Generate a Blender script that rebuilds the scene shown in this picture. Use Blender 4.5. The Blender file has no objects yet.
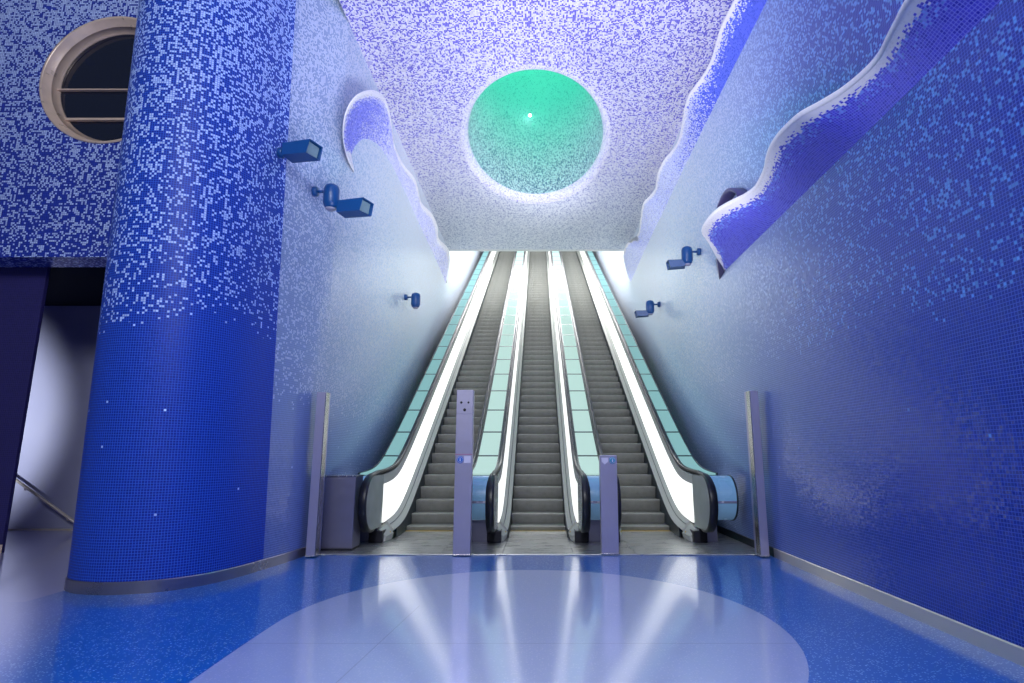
import bpy, bmesh, math, random
from mathutils import Vector, Matrix
random.seed(7)
scene = bpy.context.scene
COL = scene.collection
T30 = math.tan(math.radians(30))
TILE = 0.029

# ------------------------------------------------------------------ camera
F, CX, CY, W, H = 585.0, 538.0, 341.0, 1024, 683
cam = bpy.data.cameras.new('camera'); cam.sensor_width = 36; cam.sensor_fit = 'HORIZONTAL'
cam.lens = F / W * 36; cam.shift_x = -(CX - 512) / W; cam.clip_end = 200
co = bpy.data.objects.new('camera', cam); COL.objects.link(co)
co.location = (0, 0, 1.45); co.rotation_euler = (math.pi / 2 + math.atan(112 / F), 0, 0)
scene.camera = co

# ------------------------------------------------------------------ node helpers
class NT:
    def __init__(s, name):
        s.m = bpy.data.materials.new(name); s.m.use_nodes = True
        s.t = s.m.node_tree; s.t.nodes.clear()
        s.out = s.n('ShaderNodeOutputMaterial'); s.b = s.n('ShaderNodeBsdfPrincipled')
        s.l(s.b.outputs[0], s.out.inputs[0])
    def n(s, typ, **k):
        x = s.t.nodes.new(typ)
        for a, v in k.items(): setattr(x, a, v)
        return x
    def l(s, a, b): s.t.links.new(a, b)
    def put(s, sock, v):
        if hasattr(v, 'default_value') or isinstance(v, bpy.types.NodeSocket): s.l(v, sock)
        else: sock.default_value = v
    def math(s, op, a, b=0.0, c=0.0, clamp=False):
        x = s.n('ShaderNodeMath', operation=op); x.use_clamp = clamp
        for i, v in enumerate((a, b, c)): s.put(x.inputs[i], v)
        return x.outputs[0]
    def rng(s, v, a, b, c, d, smooth=False):
        x = s.n('ShaderNodeMapRange'); x.interpolation_type = 'SMOOTHSTEP' if smooth else 'LINEAR'
        s.put(x.inputs[0], v)
        for i, q in enumerate((a, b, c, d)): s.put(x.inputs[i + 1], q)
        return x.outputs[0]
    def mix(s, f, a, b):
        x = s.n('ShaderNodeMix', data_type='RGBA')
        s.put(x.inputs[0], f); s.put(x.inputs[6], a); s.put(x.inputs[7], b)
        return x.outputs[2]
    def noise(s, vec, scale, detail=2.0):
        x = s.n('ShaderNodeTexNoise'); s.l(vec, x.inputs['Vector'])
        x.inputs['Scale'].default_value = scale; x.inputs['Detail'].default_value = detail
        return x.outputs[0]
    def base(s, col=None, rough=None, metal=None, spec=None, coat=None, coat_rough=0.05):
        if col is not None: s.put(s.b.inputs['Base Color'], col)
        if rough is not None: s.put(s.b.inputs['Roughness'], rough)
        if metal is not None: s.put(s.b.inputs['Metallic'], metal)
        if spec is not None: s.put(s.b.inputs['Specular IOR Level'], spec)
        if coat is not None:
            s.b.inputs['Coat Weight'].default_value = coat; s.b.inputs['Coat Roughness'].default_value = coat_rough
        return s.m

def rgb(r, g, b): return (r, g, b, 1.0)
def srgb(r, g, b):
    f = lambda c: (c / 255) / 12.92 if c / 255 <= .04045 else ((c / 255 + .055) / 1.055) ** 2.4
    return (f(r), f(g), f(b), 1.0)

def plain(name, col, rough=.5, metal=0.0, spec=.5, bump=0.0, bscale=40, var=.08, stretch=None, emit=None, estr=0):
    k = NT(name)
    tc = k.n('ShaderNodeTexCoord'); vec = tc.outputs['Object']
    if stretch:
        mp = k.n('ShaderNodeMapping'); k.l(vec, mp.inputs[0]); mp.inputs['Scale'].default_value = stretch; vec = mp.outputs[0]
    nz = k.noise(vec, bscale, 3)
    c2 = tuple(min(1, c * (1 + var)) for c in col[:3]) + (1,)
    c1 = tuple(c * (1 - var) for c in col[:3]) + (1,)
    k.base(k.mix(nz, c1, c2), k.rng(nz, .3, .7, max(0.02, rough - .05), rough + .05), metal, spec)
    if bump:
        bp = k.n('ShaderNodeBump'); bp.inputs['Strength'].default_value = bump; bp.inputs['Distance'].default_value = .005
        k.l(nz, bp.inputs['Height']); k.l(bp.outputs[0], k.b.inputs['Normal'])
    if emit:
        k.b.inputs['Emission Color'].default_value = emit; k.b.inputs['Emission Strength'].default_value = estr
    return k.m

def mosaic(name, dark, light, dens, grout, rough=.28, jitter=.05, spec=.5, deep=None, gw=.07, rim=None, tile=TILE, far=None):
    """square glass mosaic on metre UVs; dens(k, pos, uv) gives the share of light tiles"""
    k = NT(name)
    uv = k.n('ShaderNodeUVMap').outputs[0]
    sc = k.n('ShaderNodeVectorMath', operation='SCALE'); k.l(uv, sc.inputs[0]); sc.inputs['Scale'].default_value = 1 / tile
    fl = k.n('ShaderNodeVectorMath', operation='FLOOR'); k.l(sc.outputs[0], fl.inputs[0])
    fr = k.n('ShaderNodeVectorMath', operation='FRACTION'); k.l(sc.outputs[0], fr.inputs[0])
    wn = k.n('ShaderNodeTexWhiteNoise', noise_dimensions='2D'); k.l(fl.outputs[0], wn.inputs['Vector'])
    off = k.n('ShaderNodeVectorMath', operation='ADD'); k.l(fl.outputs[0], off.inputs[0]); off.inputs[1].default_value = (91.3, 17.7, 0)
    wn2 = k.n('ShaderNodeTexWhiteNoise', noise_dimensions='2D'); k.l(off.outputs[0], wn2.inputs['Vector'])
    pos = k.n('ShaderNodeNewGeometry').outputs['Position']
    xyz = k.n('ShaderNodeSeparateXYZ'); k.l(pos, xyz.inputs[0])
    suv = k.n('ShaderNodeSeparateXYZ'); k.l(uv, suv.inputs[0])
    d = dens(k, xyz.outputs, suv.outputs, uv)
    d = k.math('MINIMUM', k.math('MAXIMUM', d, 0.0), 1.0)
    cl = k.noise(fl.outputs[0], .28, 1.0)                 # tiles gather in small clusters
    d = k.math('ADD', d, k.math('MULTIPLY', k.math('SUBTRACT', cl, .5), k.math('MULTIPLY', k.math('MULTIPLY', d, k.math('SUBTRACT', 1.0, d)), 3.2)))
    isl = k.math('LESS_THAN', wn.outputs['Value'], d)
    dk = k.mix(wn2.outputs['Value'], tuple(c * .88 for c in dark[:3]) + (1,), tuple(min(1, c * 1.12) for c in dark[:3]) + (1,))
    lt = k.mix(wn2.outputs['Value'], tuple(c * .78 for c in light[:3]) + (1,), tuple(min(1, c * 1.15) for c in light[:3]) + (1,))
    if far:                                               # tile shift: walls pale to white glass, glare and lamp glow painted in
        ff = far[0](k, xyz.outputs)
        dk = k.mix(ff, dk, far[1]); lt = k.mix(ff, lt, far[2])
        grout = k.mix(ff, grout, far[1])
    c = k.mix(isl, dk, lt)
    sf = k.n('ShaderNodeSeparateXYZ'); k.l(fr.outputs[0], sf.inputs[0])
    edge = k.math('MINIMUM', k.math('MINIMUM', sf.outputs[0], k.math('SUBTRACT', 1.0, sf.outputs[0])),
                  k.math('MINIMUM', sf.outputs[1], k.math('SUBTRACT', 1.0, sf.outputs[1])))
    ig = k.math('LESS_THAN', edge, gw)
    c = k.mix(ig, c, grout)
    if rim:                                               # pale rim tiles along the free edge: rim = (width, colour)
        jag = k.math('ADD', suv.outputs[1], k.math('MULTIPLY', wn.outputs['Value'], .11))
        c = k.mix(k.math('LESS_THAN', jag, rim[0]), c, rim[1])
    rg = k.math('ADD', rough, k.math('MULTIPLY', wn2.outputs['Value'], .08))
    rg = k.math('ADD', rg, k.math('MULTIPLY', ig, .3))
    k.base(c, rg, 0.0, spec)
    nrm = k.n('ShaderNodeNewGeometry').outputs['Normal']
    jv = k.n('ShaderNodeVectorMath', operation='SUBTRACT'); k.l(wn2.outputs['Color'], jv.inputs[0]); jv.inputs[1].default_value = (.5, .5, .5)
    js = k.n('ShaderNodeVectorMath', operation='SCALE'); k.l(jv.outputs[0], js.inputs[0]); js.inputs['Scale'].default_value = jitter
    ja = k.n('ShaderNodeVectorMath', operation='ADD'); k.l(nrm, ja.inputs[0]); k.l(js.outputs[0], ja.inputs[1])
    jn = k.n('ShaderNodeVectorMath', operation='NORMALIZE'); k.l(ja.outputs[0], jn.inputs[0])
    k.l(jn.outputs[0], k.b.inputs['Normal'])
    return k.m

# ------------------------------------------------------------------ mesh builder
class MB:
    def __init__(s): s.bm = bmesh.new(); s.uv = s.bm.loops.layers.uv.new('UVMap')
    def face(s, vs, uvs=None, smooth=False, mi=0):
        try: f = s.bm.faces.new(vs)
        except ValueError: return None
        f.smooth = smooth; f.material_index = mi
        if uvs:
            for lp, q in zip(f.loops, uvs): lp[s.uv].uv = q
        else: s.boxuv(f)
        return f
    def boxuv(s, f):
        f.normal_update(); n = f.normal
        a = max(range(3), key=lambda i: abs(n[i]))
        for lp in f.loops:
            c = lp.vert.co
            lp[s.uv].uv = (c.y, c.z) if a == 0 else (c.x, c.z) if a == 1 else (c.x, c.y)
    def v(s, p): return s.bm.verts.new(p)
    def box(s, lo, hi, bev=0.0, seg=2, mat=None, mi=0):
        vs = [s.v((x, y, z)) for x in (lo[0], hi[0]) for y in (lo[1], hi[1]) for z in (lo[2], hi[2])]
        fs = []
        for q in ((0, 1, 3, 2), (4, 6, 7, 5), (0, 4, 5, 1), (2, 3, 7, 6), (0, 2, 6, 4), (1, 5, 7, 3)):
            fs.append(s.face([vs[i] for i in q], mi=mi))
        if mat: bmesh.ops.transform(s.bm, matrix=mat, verts=vs)
        if bev:
            es = {e for f in fs for e in f.edges}
            bmesh.ops.bevel(s.bm, geom=list(es), offset=bev, segments=seg, profile=.5, affect='EDGES')
        return s
    def grid(s, rows, uvs=None, closed=False, smooth=True, mi=0):
        """rows: list of point lists"""
        V = [[s.v(p) for p in r] for r in rows]
        for i in range(len(V) - 1):
            m = len(V[i])
            for j in range(m if closed else m - 1):
                jj = (j + 1) % m
                q = [V[i][j], V[i][jj], V[i + 1][jj], V[i + 1][j]]
                u = None
                if uvs: u = [uvs[i][j], uvs[i][j + 1], uvs[i + 1][j + 1], uvs[i + 1][j]]
                s.face(q, u, smooth, mi)
        return V
    def sweep(s, prof, path, closed=False, caps=True, smooth=False, mi=0):
        """prof: (x, dz) points; path: (y, z) points, moved in the YZ plane"""
        rows = [[(x, y, z + dz) for x, dz in prof] for y, z in path]
        V = s.grid(rows, closed=closed, smooth=smooth, mi=mi)
        if closed and caps: s.face(V[0][::-1], mi=mi); s.face(V[-1], mi=mi)
        return V
    def tube(s, pts, r, n=10, caps=True):
        pts = [Vector(p) for p in pts]; rows = []
        up = Vector((0, 0, 1)); prev = None
        for i, p in enumerate(pts):
            t = (pts[min(i + 1, len(pts) - 1)] - pts[max(i - 1, 0)]).normalized()
            if prev is None:
                a = t.cross(up)
                if a.length < 1e-3: a = t.cross(Vector((1, 0, 0)))
            else: a = prev - t * prev.dot(t)
            a.normalize(); prev = a; b = t.cross(a); rr = r[i] if isinstance(r, (list, tuple)) else r
            rows.append([p + (a * math.cos(k * 2 * math.pi / n) + b * math.sin(k * 2 * math.pi / n)) * rr for k in range(n)])
        V = s.grid(rows, closed=True)
        if caps: s.face(V[0][::-1]); s.face(V[-1])
        return s
    def lathe(s, prof, n=28, mat=None, smooth=True):
        rows = [[(r * math.cos(k * 2 * math.pi / n), r * math.sin(k * 2 * math.pi / n), z) for k in range(n)] for r, z in prof]
        V = s.grid(rows, closed=True, smooth=smooth)
        s.face(V[0][::-1]); s.face(V[-1])
        if mat: bmesh.ops.transform(s.bm, matrix=mat, verts=[v for r in V for v in r])
        return s
    def prism(s, poly, x0, x1, bev=0.0, smooth=False):
        """poly in (y, z), extruded along x"""
        A = [s.v((x0, y, z)) for y, z in poly]; B = [s.v((x1, y, z)) for y, z in poly]
        n = len(poly); fs = [s.face(A), s.face(B[::-1])]
        for i in range(n): fs.append(s.face([A[i], B[i], B[(i + 1) % n], A[(i + 1) % n]], smooth=smooth))
        if bev: bmesh.ops.bevel(s.bm, geom=list({e for f in fs[:2] if f for e in f.edges}), offset=bev, segments=2, profile=.5, affect='EDGES')
        return s
    def build(s, name, mat, parent=None, recalc=True, auto=None):
        if recalc: bmesh.ops.recalc_face_normals(s.bm, faces=s.bm.faces[:])
        me = bpy.data.meshes.new(name); s.bm.to_mesh(me); s.bm.free()
        for m in (mat if isinstance(mat, (list, tuple)) else [mat]): me.materials.append(m)
        o = bpy.data.objects.new(name, me); COL.objects.link(o)
        if parent: o.parent = parent
        return o

def thing(name, label, cat, loc=(0, 0, 0), rz=0, group=None):
    o = bpy.data.objects.new(name, None); COL.objects.link(o); o.empty_display_size = .2
    o.location = loc; o.rotation_euler = (0, 0, rz); return tag(o, label, cat, group)
def tag(o, label, cat, group=None):
    o['label'] = label; o['category'] = cat
    if group: o['group'] = group
    return o
def struct(o, label=None):
    o['kind'] = 'structure'
    if label: o['label'] = label
    return o
def dup_tree(root, loc, label, mirror=False):
    r = root.copy(); COL.objects.link(r); r.location = loc; r['label'] = label
    def rec(src, dst):
        for ch in src.children:
            c = ch.copy(); COL.objects.link(c); c.parent = dst
            rec(ch, c)
    rec(root, r)
    return r
def catmull(P, n=6, closed=False):
    P = [Vector(p) for p in P]; out = []
    for i in range(len(P) - 1):
        a = P[max(i - 1, 0)]; b = P[i]; c = P[i + 1]; d = P[min(i + 2, len(P) - 1)]
        for k in range(n):
            t = k / n
            out.append(.5 * ((2 * b) + (c - a) * t + (2 * a - 5 * b + 4 * c - d) * t * t + (3 * b - a - 3 * c + d) * t ** 3))
    out.append(P[-1]); return out

# ------------------------------------------------------------------ materials
NAVY = rgb(.0006, .018, .29)
def d_wall(z0, z1, lo, hi, ygain=0.0):
    def f(k, p, uv, u):
        nz = k.noise(u, .5, 2)
        zz = k.math('ADD', p[2], k.math('MULTIPLY', k.math('SUBTRACT', nz, .5), 1.2))
        d = k.rng(zz, z0, z1, lo, hi)
        d = k.math('MULTIPLY', d, k.rng(zz, z0 - .12, z0 + .12, 0.0008 / max(lo, .01), 1.0))
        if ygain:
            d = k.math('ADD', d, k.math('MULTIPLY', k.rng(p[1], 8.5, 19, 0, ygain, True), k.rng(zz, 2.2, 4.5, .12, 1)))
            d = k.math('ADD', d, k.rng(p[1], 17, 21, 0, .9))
        return d
    return f
def f_far(y0, y1):  # real paling up the walls, plus shaft and balustrade glare painted in
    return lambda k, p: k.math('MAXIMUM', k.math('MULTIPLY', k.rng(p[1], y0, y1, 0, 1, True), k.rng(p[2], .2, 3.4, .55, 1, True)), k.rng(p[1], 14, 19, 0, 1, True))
FARL = (f_far(2.8, 13), rgb(.44, .57, .74), rgb(.74, .76, .80))  # starts sooner: sheen past the column crease is in the tile colour
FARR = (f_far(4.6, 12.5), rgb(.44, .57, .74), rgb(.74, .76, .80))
M = {}
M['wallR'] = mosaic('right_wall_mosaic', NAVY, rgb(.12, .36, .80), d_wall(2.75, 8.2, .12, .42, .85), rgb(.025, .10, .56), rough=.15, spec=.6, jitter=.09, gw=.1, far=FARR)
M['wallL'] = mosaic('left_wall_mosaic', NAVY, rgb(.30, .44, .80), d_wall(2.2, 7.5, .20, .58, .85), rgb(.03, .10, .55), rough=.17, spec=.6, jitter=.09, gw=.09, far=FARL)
M['column'] = mosaic('column_mosaic', NAVY, rgb(.44, .57, .97), d_wall(2.95, 8.6, .17, .62), rgb(.035, .13, .66), rough=.42, spec=.3, gw=.09)
M['lintel'] = mosaic('lintel_mosaic', NAVY, rgb(.48, .60, .98), d_wall(3.6, 8.6, .24, .66), rgb(.04, .08, .5), rough=.3)
M['pier'] = mosaic('pier_mosaic', rgb(.012, .010, .10), rgb(.1, .1, .3), lambda k, p, uv, u: k.math('MULTIPLY', p[2], 0.0), rgb(.05, .04, .16), rough=.35)
M['ceiling'] = mosaic('ceiling_mosaic', rgb(.10, .085, .62), rgb(.78, .77, .92),
                      lambda k, p, uv, u: k.rng(p[1], 8.0, 15.5, .60, .80, True), rgb(.5, .48, .82), rough=.45, gw=.05, far=(lambda k, p: k.rng(p[1], 12.5, 19, 0, 1, True), rgb(.22, .28, .46), rgb(.80, .83, .88)))  # far tiles paler: spill of the shaft light is painted in
M['flare'] = mosaic('crater_rim_mosaic', rgb(.30, .28, .70), rgb(.80, .79, .92), lambda k, p, uv, u: k.math('ADD', k.math('MULTIPLY', p[2], 0.0), .86), rgb(.6, .6, .85), rough=.45, gw=.05)
M['crater'] = mosaic('crater_mosaic', rgb(.03, .11, .26), rgb(.66, .78, .82),
                     lambda k, p, uv, u: k.rng(p[2], 9.2, 12.0, .56, .94), rgb(.5, .62, .70), rough=.4, gw=.05, far=(lambda k, p: k.rng(p[2], 9.3, 12.2, 0, 1, True), rgb(.06, .40, .38), rgb(.20, .66, .60)))  # tiles greener with height: glow of the green lamp painted in
def d_rib(k, p, uv, u):
    return k.rng(uv[1], .12, .34, .5, .0)
RW = rgb(.78, .77, .86)
M['rib_low'] = mosaic('low_wave_mosaic', rgb(.035, .035, .62), rgb(.16, .33, .92), d_rib, rgb(.24, .25, .85), rough=.25, gw=.1, rim=(.17, RW))
M['rib_right'] = mosaic('right_wave_mosaic', rgb(.03, .07, .70), rgb(.68, .72, .95), lambda k, p, uv, u: k.math('ADD', k.rng(p[1], 9.5, 13, 0, .97), d_rib(k, p, uv, u)), rgb(.2, .25, .85), rough=.25, gw=.08, rim=(.12, RW))
M['rib_left'] = mosaic('left_wave_mosaic', rgb(.06, .08, .72), rgb(.74, .75, .96), lambda k, p, uv, u: k.math('ADD', k.rng(p[1], 9.5, 12.5, .02, .97), d_rib(k, p, uv, u)), rgb(.3, .32, .9), rough=.25, gw=.08, rim=(.16, RW))
M['rim'] = plain('white_glazed_rim', rgb(.80, .79, .84), .3, var=.05)
M['steel'] = plain('brushed_steel', rgb(.52, .51, .52), .24, 1.0, bscale=60, var=.1, stretch=(1, 1, .05))
M['stele'] = plain('satin_steel', rgb(.47, .45, .60), .36, .7, bscale=30, var=.06, stretch=(3, 3, .2))
M['stele_top'] = plain('pale_panel', rgb(.46, .44, .58), .35, .6)
M['skirtmetal'] = plain('stainless_skirting', rgb(.70, .65, .56), .36, .85, bscale=1.2, var=.06)
M['skirtdark'] = plain('dark_steel_skirting', rgb(.30, .29, .34), .3, .9, bscale=2, var=.2)
M['brass'] = plain('bronze_steel', rgb(.78, .60, .48), .32, .25, bscale=6, var=.15)
M['black'] = plain('black_rubber', rgb(.006, .007, .012), .38, 0, .5)
M['dark'] = plain('dark_plinth', rgb(.012, .012, .022), .45, 0, .4)
M['darkmetal'] = plain('dark_frame_metal', rgb(.02, .035, .05), .35, .4)
M['step_riser'] = None
M['deckmetal'] = plain('aluminium_decking', rgb(.40, .415, .39), .6, .25, spec=.2, bscale=50, var=.08, stretch=(1, .05, 1))
M['plate'] = plain('landing_steel_plate', rgb(.42, .43, .43), .3, .8, bscale=25, var=.15, stretch=(.1, 1, 1))
M['comb'] = plain('yellow_comb', rgb(.55, .38, .08), .45)
M['white_lit'] = plain('lit_balustrade', rgb(.6, .62, .6), .5, spec=.2, emit=rgb(1, 1, .95), estr=1.0, var=.01)
M['endglass'] = plain('newel_glass', rgb(.46, .51, .47), .2, .3, bscale=3, var=.12)
M['lit_panel'] = plain('lit_deck_glass', rgb(.10, .15, .14), .75, spec=.02, emit=rgb(.57, .81, .74), estr=.80, var=.05, bscale=2)
M['side_panel'] = plain('lit_side_glass', rgb(.06, .12, .13), .75, spec=.02, emit=rgb(.29, .57, .57), estr=.72, var=.05, bscale=2)
M['drum'] = plain('blue_drum_glass', rgb(.16, .34, .55), .25, emit=rgb(.3, .55, .85), estr=.14, var=.05, bscale=3)
M['cabinet'] = plain('grey_cabinet_steel', rgb(.24, .235, .33), .38, .7, bscale=10, var=.06)
M['lampblue'] = plain('blue_lamp_paint', rgb(.002, .058, .22), .35, 0, .5)
M['lampglass'] = plain('lamp_lens', rgb(.16, .26, .32), .2, 0, .6)
M['lampgrey'] = plain('lamp_grey_base', rgb(.3, .3, .42), .4)
M['glassdark'] = plain('dark_window_glass', rgb(.006, .010, .028), .06, 0, .8)
M['stairwall'] = plain('grey_plaster', rgb(.34, .35, .50), .7, bump=.05, var=.05, bscale=3)
M['darkslab'] = plain('dark_soffit', rgb(.004, .008, .02), .9, spec=.05)
M['shaft'] = plain('white_shaft_paint', rgb(.72, .73, .74), .5, var=.03, bscale=3)
M['rail'] = plain('handrail_steel', rgb(.6, .54, .46), .4, .3)
M['stickblue'] = plain('sticker_blue', rgb(.03, .16, .62), .4, var=.02)
M['stickcyan'] = plain('sticker_teal', rgb(.03, .28, .50), .4, var=.02)
M['stickwhite'] = plain('sticker_white', rgb(.70, .68, .84), .4, var=.02)
M['red'] = plain('red_led', rgb(.42, .22, .34), .4, var=.02)

def step_mat():
    k = NT('grooved_step_metal')
    tc = k.n('ShaderNodeTexCoord'); sx = k.n('ShaderNodeSeparateXYZ'); k.l(tc.outputs['Object'], sx.inputs[0])
    g = k.math('FRACT', k.math('MULTIPLY', sx.outputs[0], 1 / .0125))
    tri = k.math('ABSOLUTE', k.math('SUBTRACT', g, .5))
    nz = k.noise(tc.outputs['Object'], 9, 3)
    gr = k.math('MULTIPLY', k.rng(tri, .12, .3, .55, 1.0), k.rng(nz, .3, .7, .85, 1.15))
    k.base(k.mix(gr, rgb(.035, .035, .035), rgb(.28, .285, .265)), .45, .4)
    bp = k.n('ShaderNodeBump'); bp.inputs['Strength'].default_value = .5; bp.inputs['Distance'].default_value = .006
    k.l(k.rng(tri, .15, .3, 0, 1), bp.inputs['Height']); k.l(bp.outputs[0], k.b.inputs['Normal'])
    return k.m
M['step'] = step_mat()

def floor_mat():
    k = NT('blue_terrazzo')
    pos = k.n('ShaderNodeNewGeometry').outputs['Position']
    s = k.n('ShaderNodeSeparateXYZ'); k.l(pos, s.inputs[0]); x, y = s.outputs[0], s.outputs[1]
    def disc(cx, cy, r):
        dx = k.math('SUBTRACT', x, cx); dy = k.math('SUBTRACT', y, cy)
        return k.math('LESS_THAN', k.math('ADD', k.math('MULTIPLY', dx, dx), k.math('MULTIPLY', dy, dy)), r * r)
    yy = k.math('SUBTRACT', 5.45, y)
    ex = k.math('DIVIDE', k.math('SUBTRACT', x, -.08), k.rng(k.math('LESS_THAN', x, -.08), 0, 1, 2.15, 2.2))
    ey = k.math('DIVIDE', yy, k.rng(k.math('GREATER_THAN', yy, 0.0), 0, 1, 2.38, k.rng(k.math('LESS_THAN', x, -.08), 0, 1, 2.5, 8.0)))
    big = k.math('LESS_THAN', k.math('ADD', k.math('MULTIPLY', ex, ex), k.math('MULTIPLY', ey, ey)), 1.0)
    vo = k.n('ShaderNodeTexVoronoi'); k.l(pos, vo.inputs['Vector']); vo.inputs['Scale'].default_value = 52
    sv = k.n('ShaderNodeSeparateColor'); k.l(vo.outputs['Color'], sv.inputs[0])
    chip = k.math('MULTIPLY', k.math('LESS_THAN', vo.outputs['Distance'], .33), k.math('GREATER_THAN', sv.outputs[0], .5))
    nz = k.noise(pos, .8, 3)
    blue = k.mix(nz, rgb(.001, .11, .52), rgb(.004, .16, .66))
    blue = k.mix(k.math('MULTIPLY', chip, .85), blue, rgb(.33, .58, 1))
    lav = k.mix(nz, rgb(.32, .42, .76), rgb(.41, .49, .82))
    lav = k.mix(k.math('MULTIPLY', chip, .4), lav, rgb(.62, .66, .95))
    grey = k.mix(nz, rgb(.30, .31, .60), rgb(.38, .38, .68))
    dx = k.math('SUBTRACT', x, -9.3); dy = k.math('SUBTRACT', y, 2.5)
    dd = k.math('SQRT', k.math('ADD', k.math('MULTIPLY', dx, dx), k.math('MULTIPLY', dy, dy)))
    side = k.math('MAXIMUM', k.rng(dd, 5.3, 6.2, 1, 0, True), k.math('MULTIPLY', k.math('GREATER_THAN', y, 6.2), k.math('LESS_THAN', x, -5.1)))  # pale left zone: lighter terrazzo, with the lintel's reflection painted in
    c = k.mix(big, blue, lav); c = k.mix(side, c, grey)
    j1 = k.math('LESS_THAN', k.math('ABSOLUTE', k.math('SUBTRACT', y, 4.91)), .006)
    # slanting joint from (-1.15, 6.06) towards (-1.3, 4.1)
    ln = k.math('ABSOLUTE', k.math('SUBTRACT', k.math('SUBTRACT', x, -1.15), k.math('MULTIPLY', k.math('SUBTRACT', y, 6.06), .0765)))
    j2 = k.math('MULTIPLY', k.math('LESS_THAN', ln, .005), k.math('LESS_THAN', y, 6.06))
    j = k.math('MULTIPLY', k.math('MAXIMUM', j1, j2), big)
    c = k.mix(k.math('MULTIPLY', j, .3), c, rgb(.08, .08, .2))
    k.base(c, .32, 0, .5, coat=1.0, coat_rough=.11)
    k.b.inputs['Coat IOR'].default_value = 1.75
    bp = k.n('ShaderNodeBump'); bp.inputs['Strength'].default_value = .03; bp.inputs['Distance'].default_value = .02
    k.l(k.noise(pos, 2.2, 2), bp.inputs['Height']); k.l(bp.outputs[0], k.b.inputs['Coat Normal'])
    return k.m
M['floor'] = floor_mat()

# ------------------------------------------------------------------ shell
XW = 3.375
b = MB(); b.box((-14, -9, -.2), (XW + .25, 12.2, 0)); struct(b.build('floor', M['floor']))
# sloping slab that carries the escalators
b = MB(); b.prism([(12.2, -.2), (12.2, 0), (12.4, 0), (45, (45 - 12.4) * T30), (45, (45 - 12.4) * T30 - .3), (12.4, -.2)], -XW, XW)
struct(b.build('floor_ramp', M['darkslab']))
b = MB(); b.box((XW, -9, 0), (XW + .25, 45, 25)); struct(b.build('wall_right', M['wallR']))
b = MB(); b.box((-XW - .25, 9.2, 0), (-XW, 45, 25)); struct(b.build('wall_left', M['wallL']))
b = MB(); b.box((-XW, 44.6, 0), (XW, 45, 27)); struct(b.build('wall_shaft_end', M['shaft']))

# ceiling slab with the oval opening
ecx, ecy = -.06, 13.62; erx, ery = 1.86, 3.28; Zc = 9.0
NE = 120
b = MB()
x0, x1, y0, y1 = -XW, XW, -9.0, 21.0
ell, rect = [], []
for i in range(NE):
    a = 2 * math.pi * i / NE
    ex, ey = ecx + erx * math.cos(a), ecy + ery * math.sin(a)
    dx, dy = math.cos(a) * erx, math.sin(a) * ery
    t = min(((x1 - ecx) / dx if dx > 1e-9 else (x0 - ecx) / dx if dx < -1e-9 else 1e9), ((y1 - ecy) / dy if dy > 1e-9 else (y0 - ecy) / dy if dy < -1e-9 else 1e9))
    ell.append((ex, ey, Zc)); rect.append((ecx + dx * t, ecy + dy * t, Zc))
E1 = [b.v(p) for p in ell]; R1 = [b.v(p) for p in rect]
for i in range(NE):
    j = (i + 1) % NE
    b.face([E1[i], E1[j], R1[j], R1[i]], smooth=False)
for cx_, cy_ in ((x0, y0), (x1, y0), (x0, y1), (x1, y1)):   # corner triangles
    i = min(range(NE), key=lambda q: 0 if False else abs(math.atan2(cy_ - ecy, cx_ - ecx) % (2 * math.pi) - 0) * 0 + abs(((rect[q][0] - cx_) if abs(rect[q][1] - cy_) < 1e-6 else 99)))
    k_ = min(range(NE), key=lambda q: abs(((rect[q][1] - cy_) if abs(rect[q][0] - cx_) < 1e-6 else 99)))
    b.face([R1[i], R1[k_], b.v((cx_, cy_, Zc))])
for f in b.bm.faces:
    f.normal_update()
    if f.normal.z > 0: f.normal_flip()

ceil = struct(b.build('ceiling', M['ceiling'], recalc=False))
# the end face of the ceiling slab and the upper shaft above it
b = MB(); b.box((-XW, 20.99, Zc), (XW, 21.2, 17)); struct(b.build('wall_bulkhead', M['shaft']))
b = MB(); b.prism([(20.7, 15.5), (45, 15.5 + 24.3 * T30), (45, 15.9 + 24.3 * T30), (20.7, 15.9)], -XW, XW); struct(b.build('ceiling_shaft', M['shaft']))
# crater: flared rim then a tall leaning dome
cr = thing('ceiling_crater', 'oval green lit crater hollowed into the mosaic ceiling above the escalators', 'crater', (ecx, ecy, Zc))
b = MB(); rows, uvs = [], []
fl = [(1.0, 0), (.985, .004), (.96, .02), (.935, .055), (.915, .11), (.90, .18)]
per = 2 * math.pi * math.sqrt((erx ** 2 + ery ** 2) / 2)
for q, z in fl:
    rows.append([(erx * q * math.cos(2 * math.pi * i / NE), ery * q * math.sin(2 * math.pi * i / NE), z) for i in range(NE)])
    uvs.append([(per * i / NE, (1 - q) * 2.5 + z) for i in range(NE + 1)])
b.grid(rows, uvs, closed=True)
b.build('crater_rim', M['flare'], cr, recalc=False)
b = MB(); rows, uvs = [], []
HD = 5.4
for i in range(25):
    t = i / 24; q = .90 * math.cos(t * math.pi / 2) ** .62 if t < 1 else .001; z = .18 + HD * math.sin(t * math.pi / 2)
    rows.append([(erx * max(q, .002) * math.cos(2 * math.pi * j / NE), ery * max(q, .002) * math.sin(2 * math.pi * j / NE), z) for j in range(NE)])
    uvs.append([(per * j / NE, z + .3) for j in range(NE + 1)])
b.grid(rows, uvs, closed=True)
b.build('dome', M['crater'], cr, recalc=False)

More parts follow.
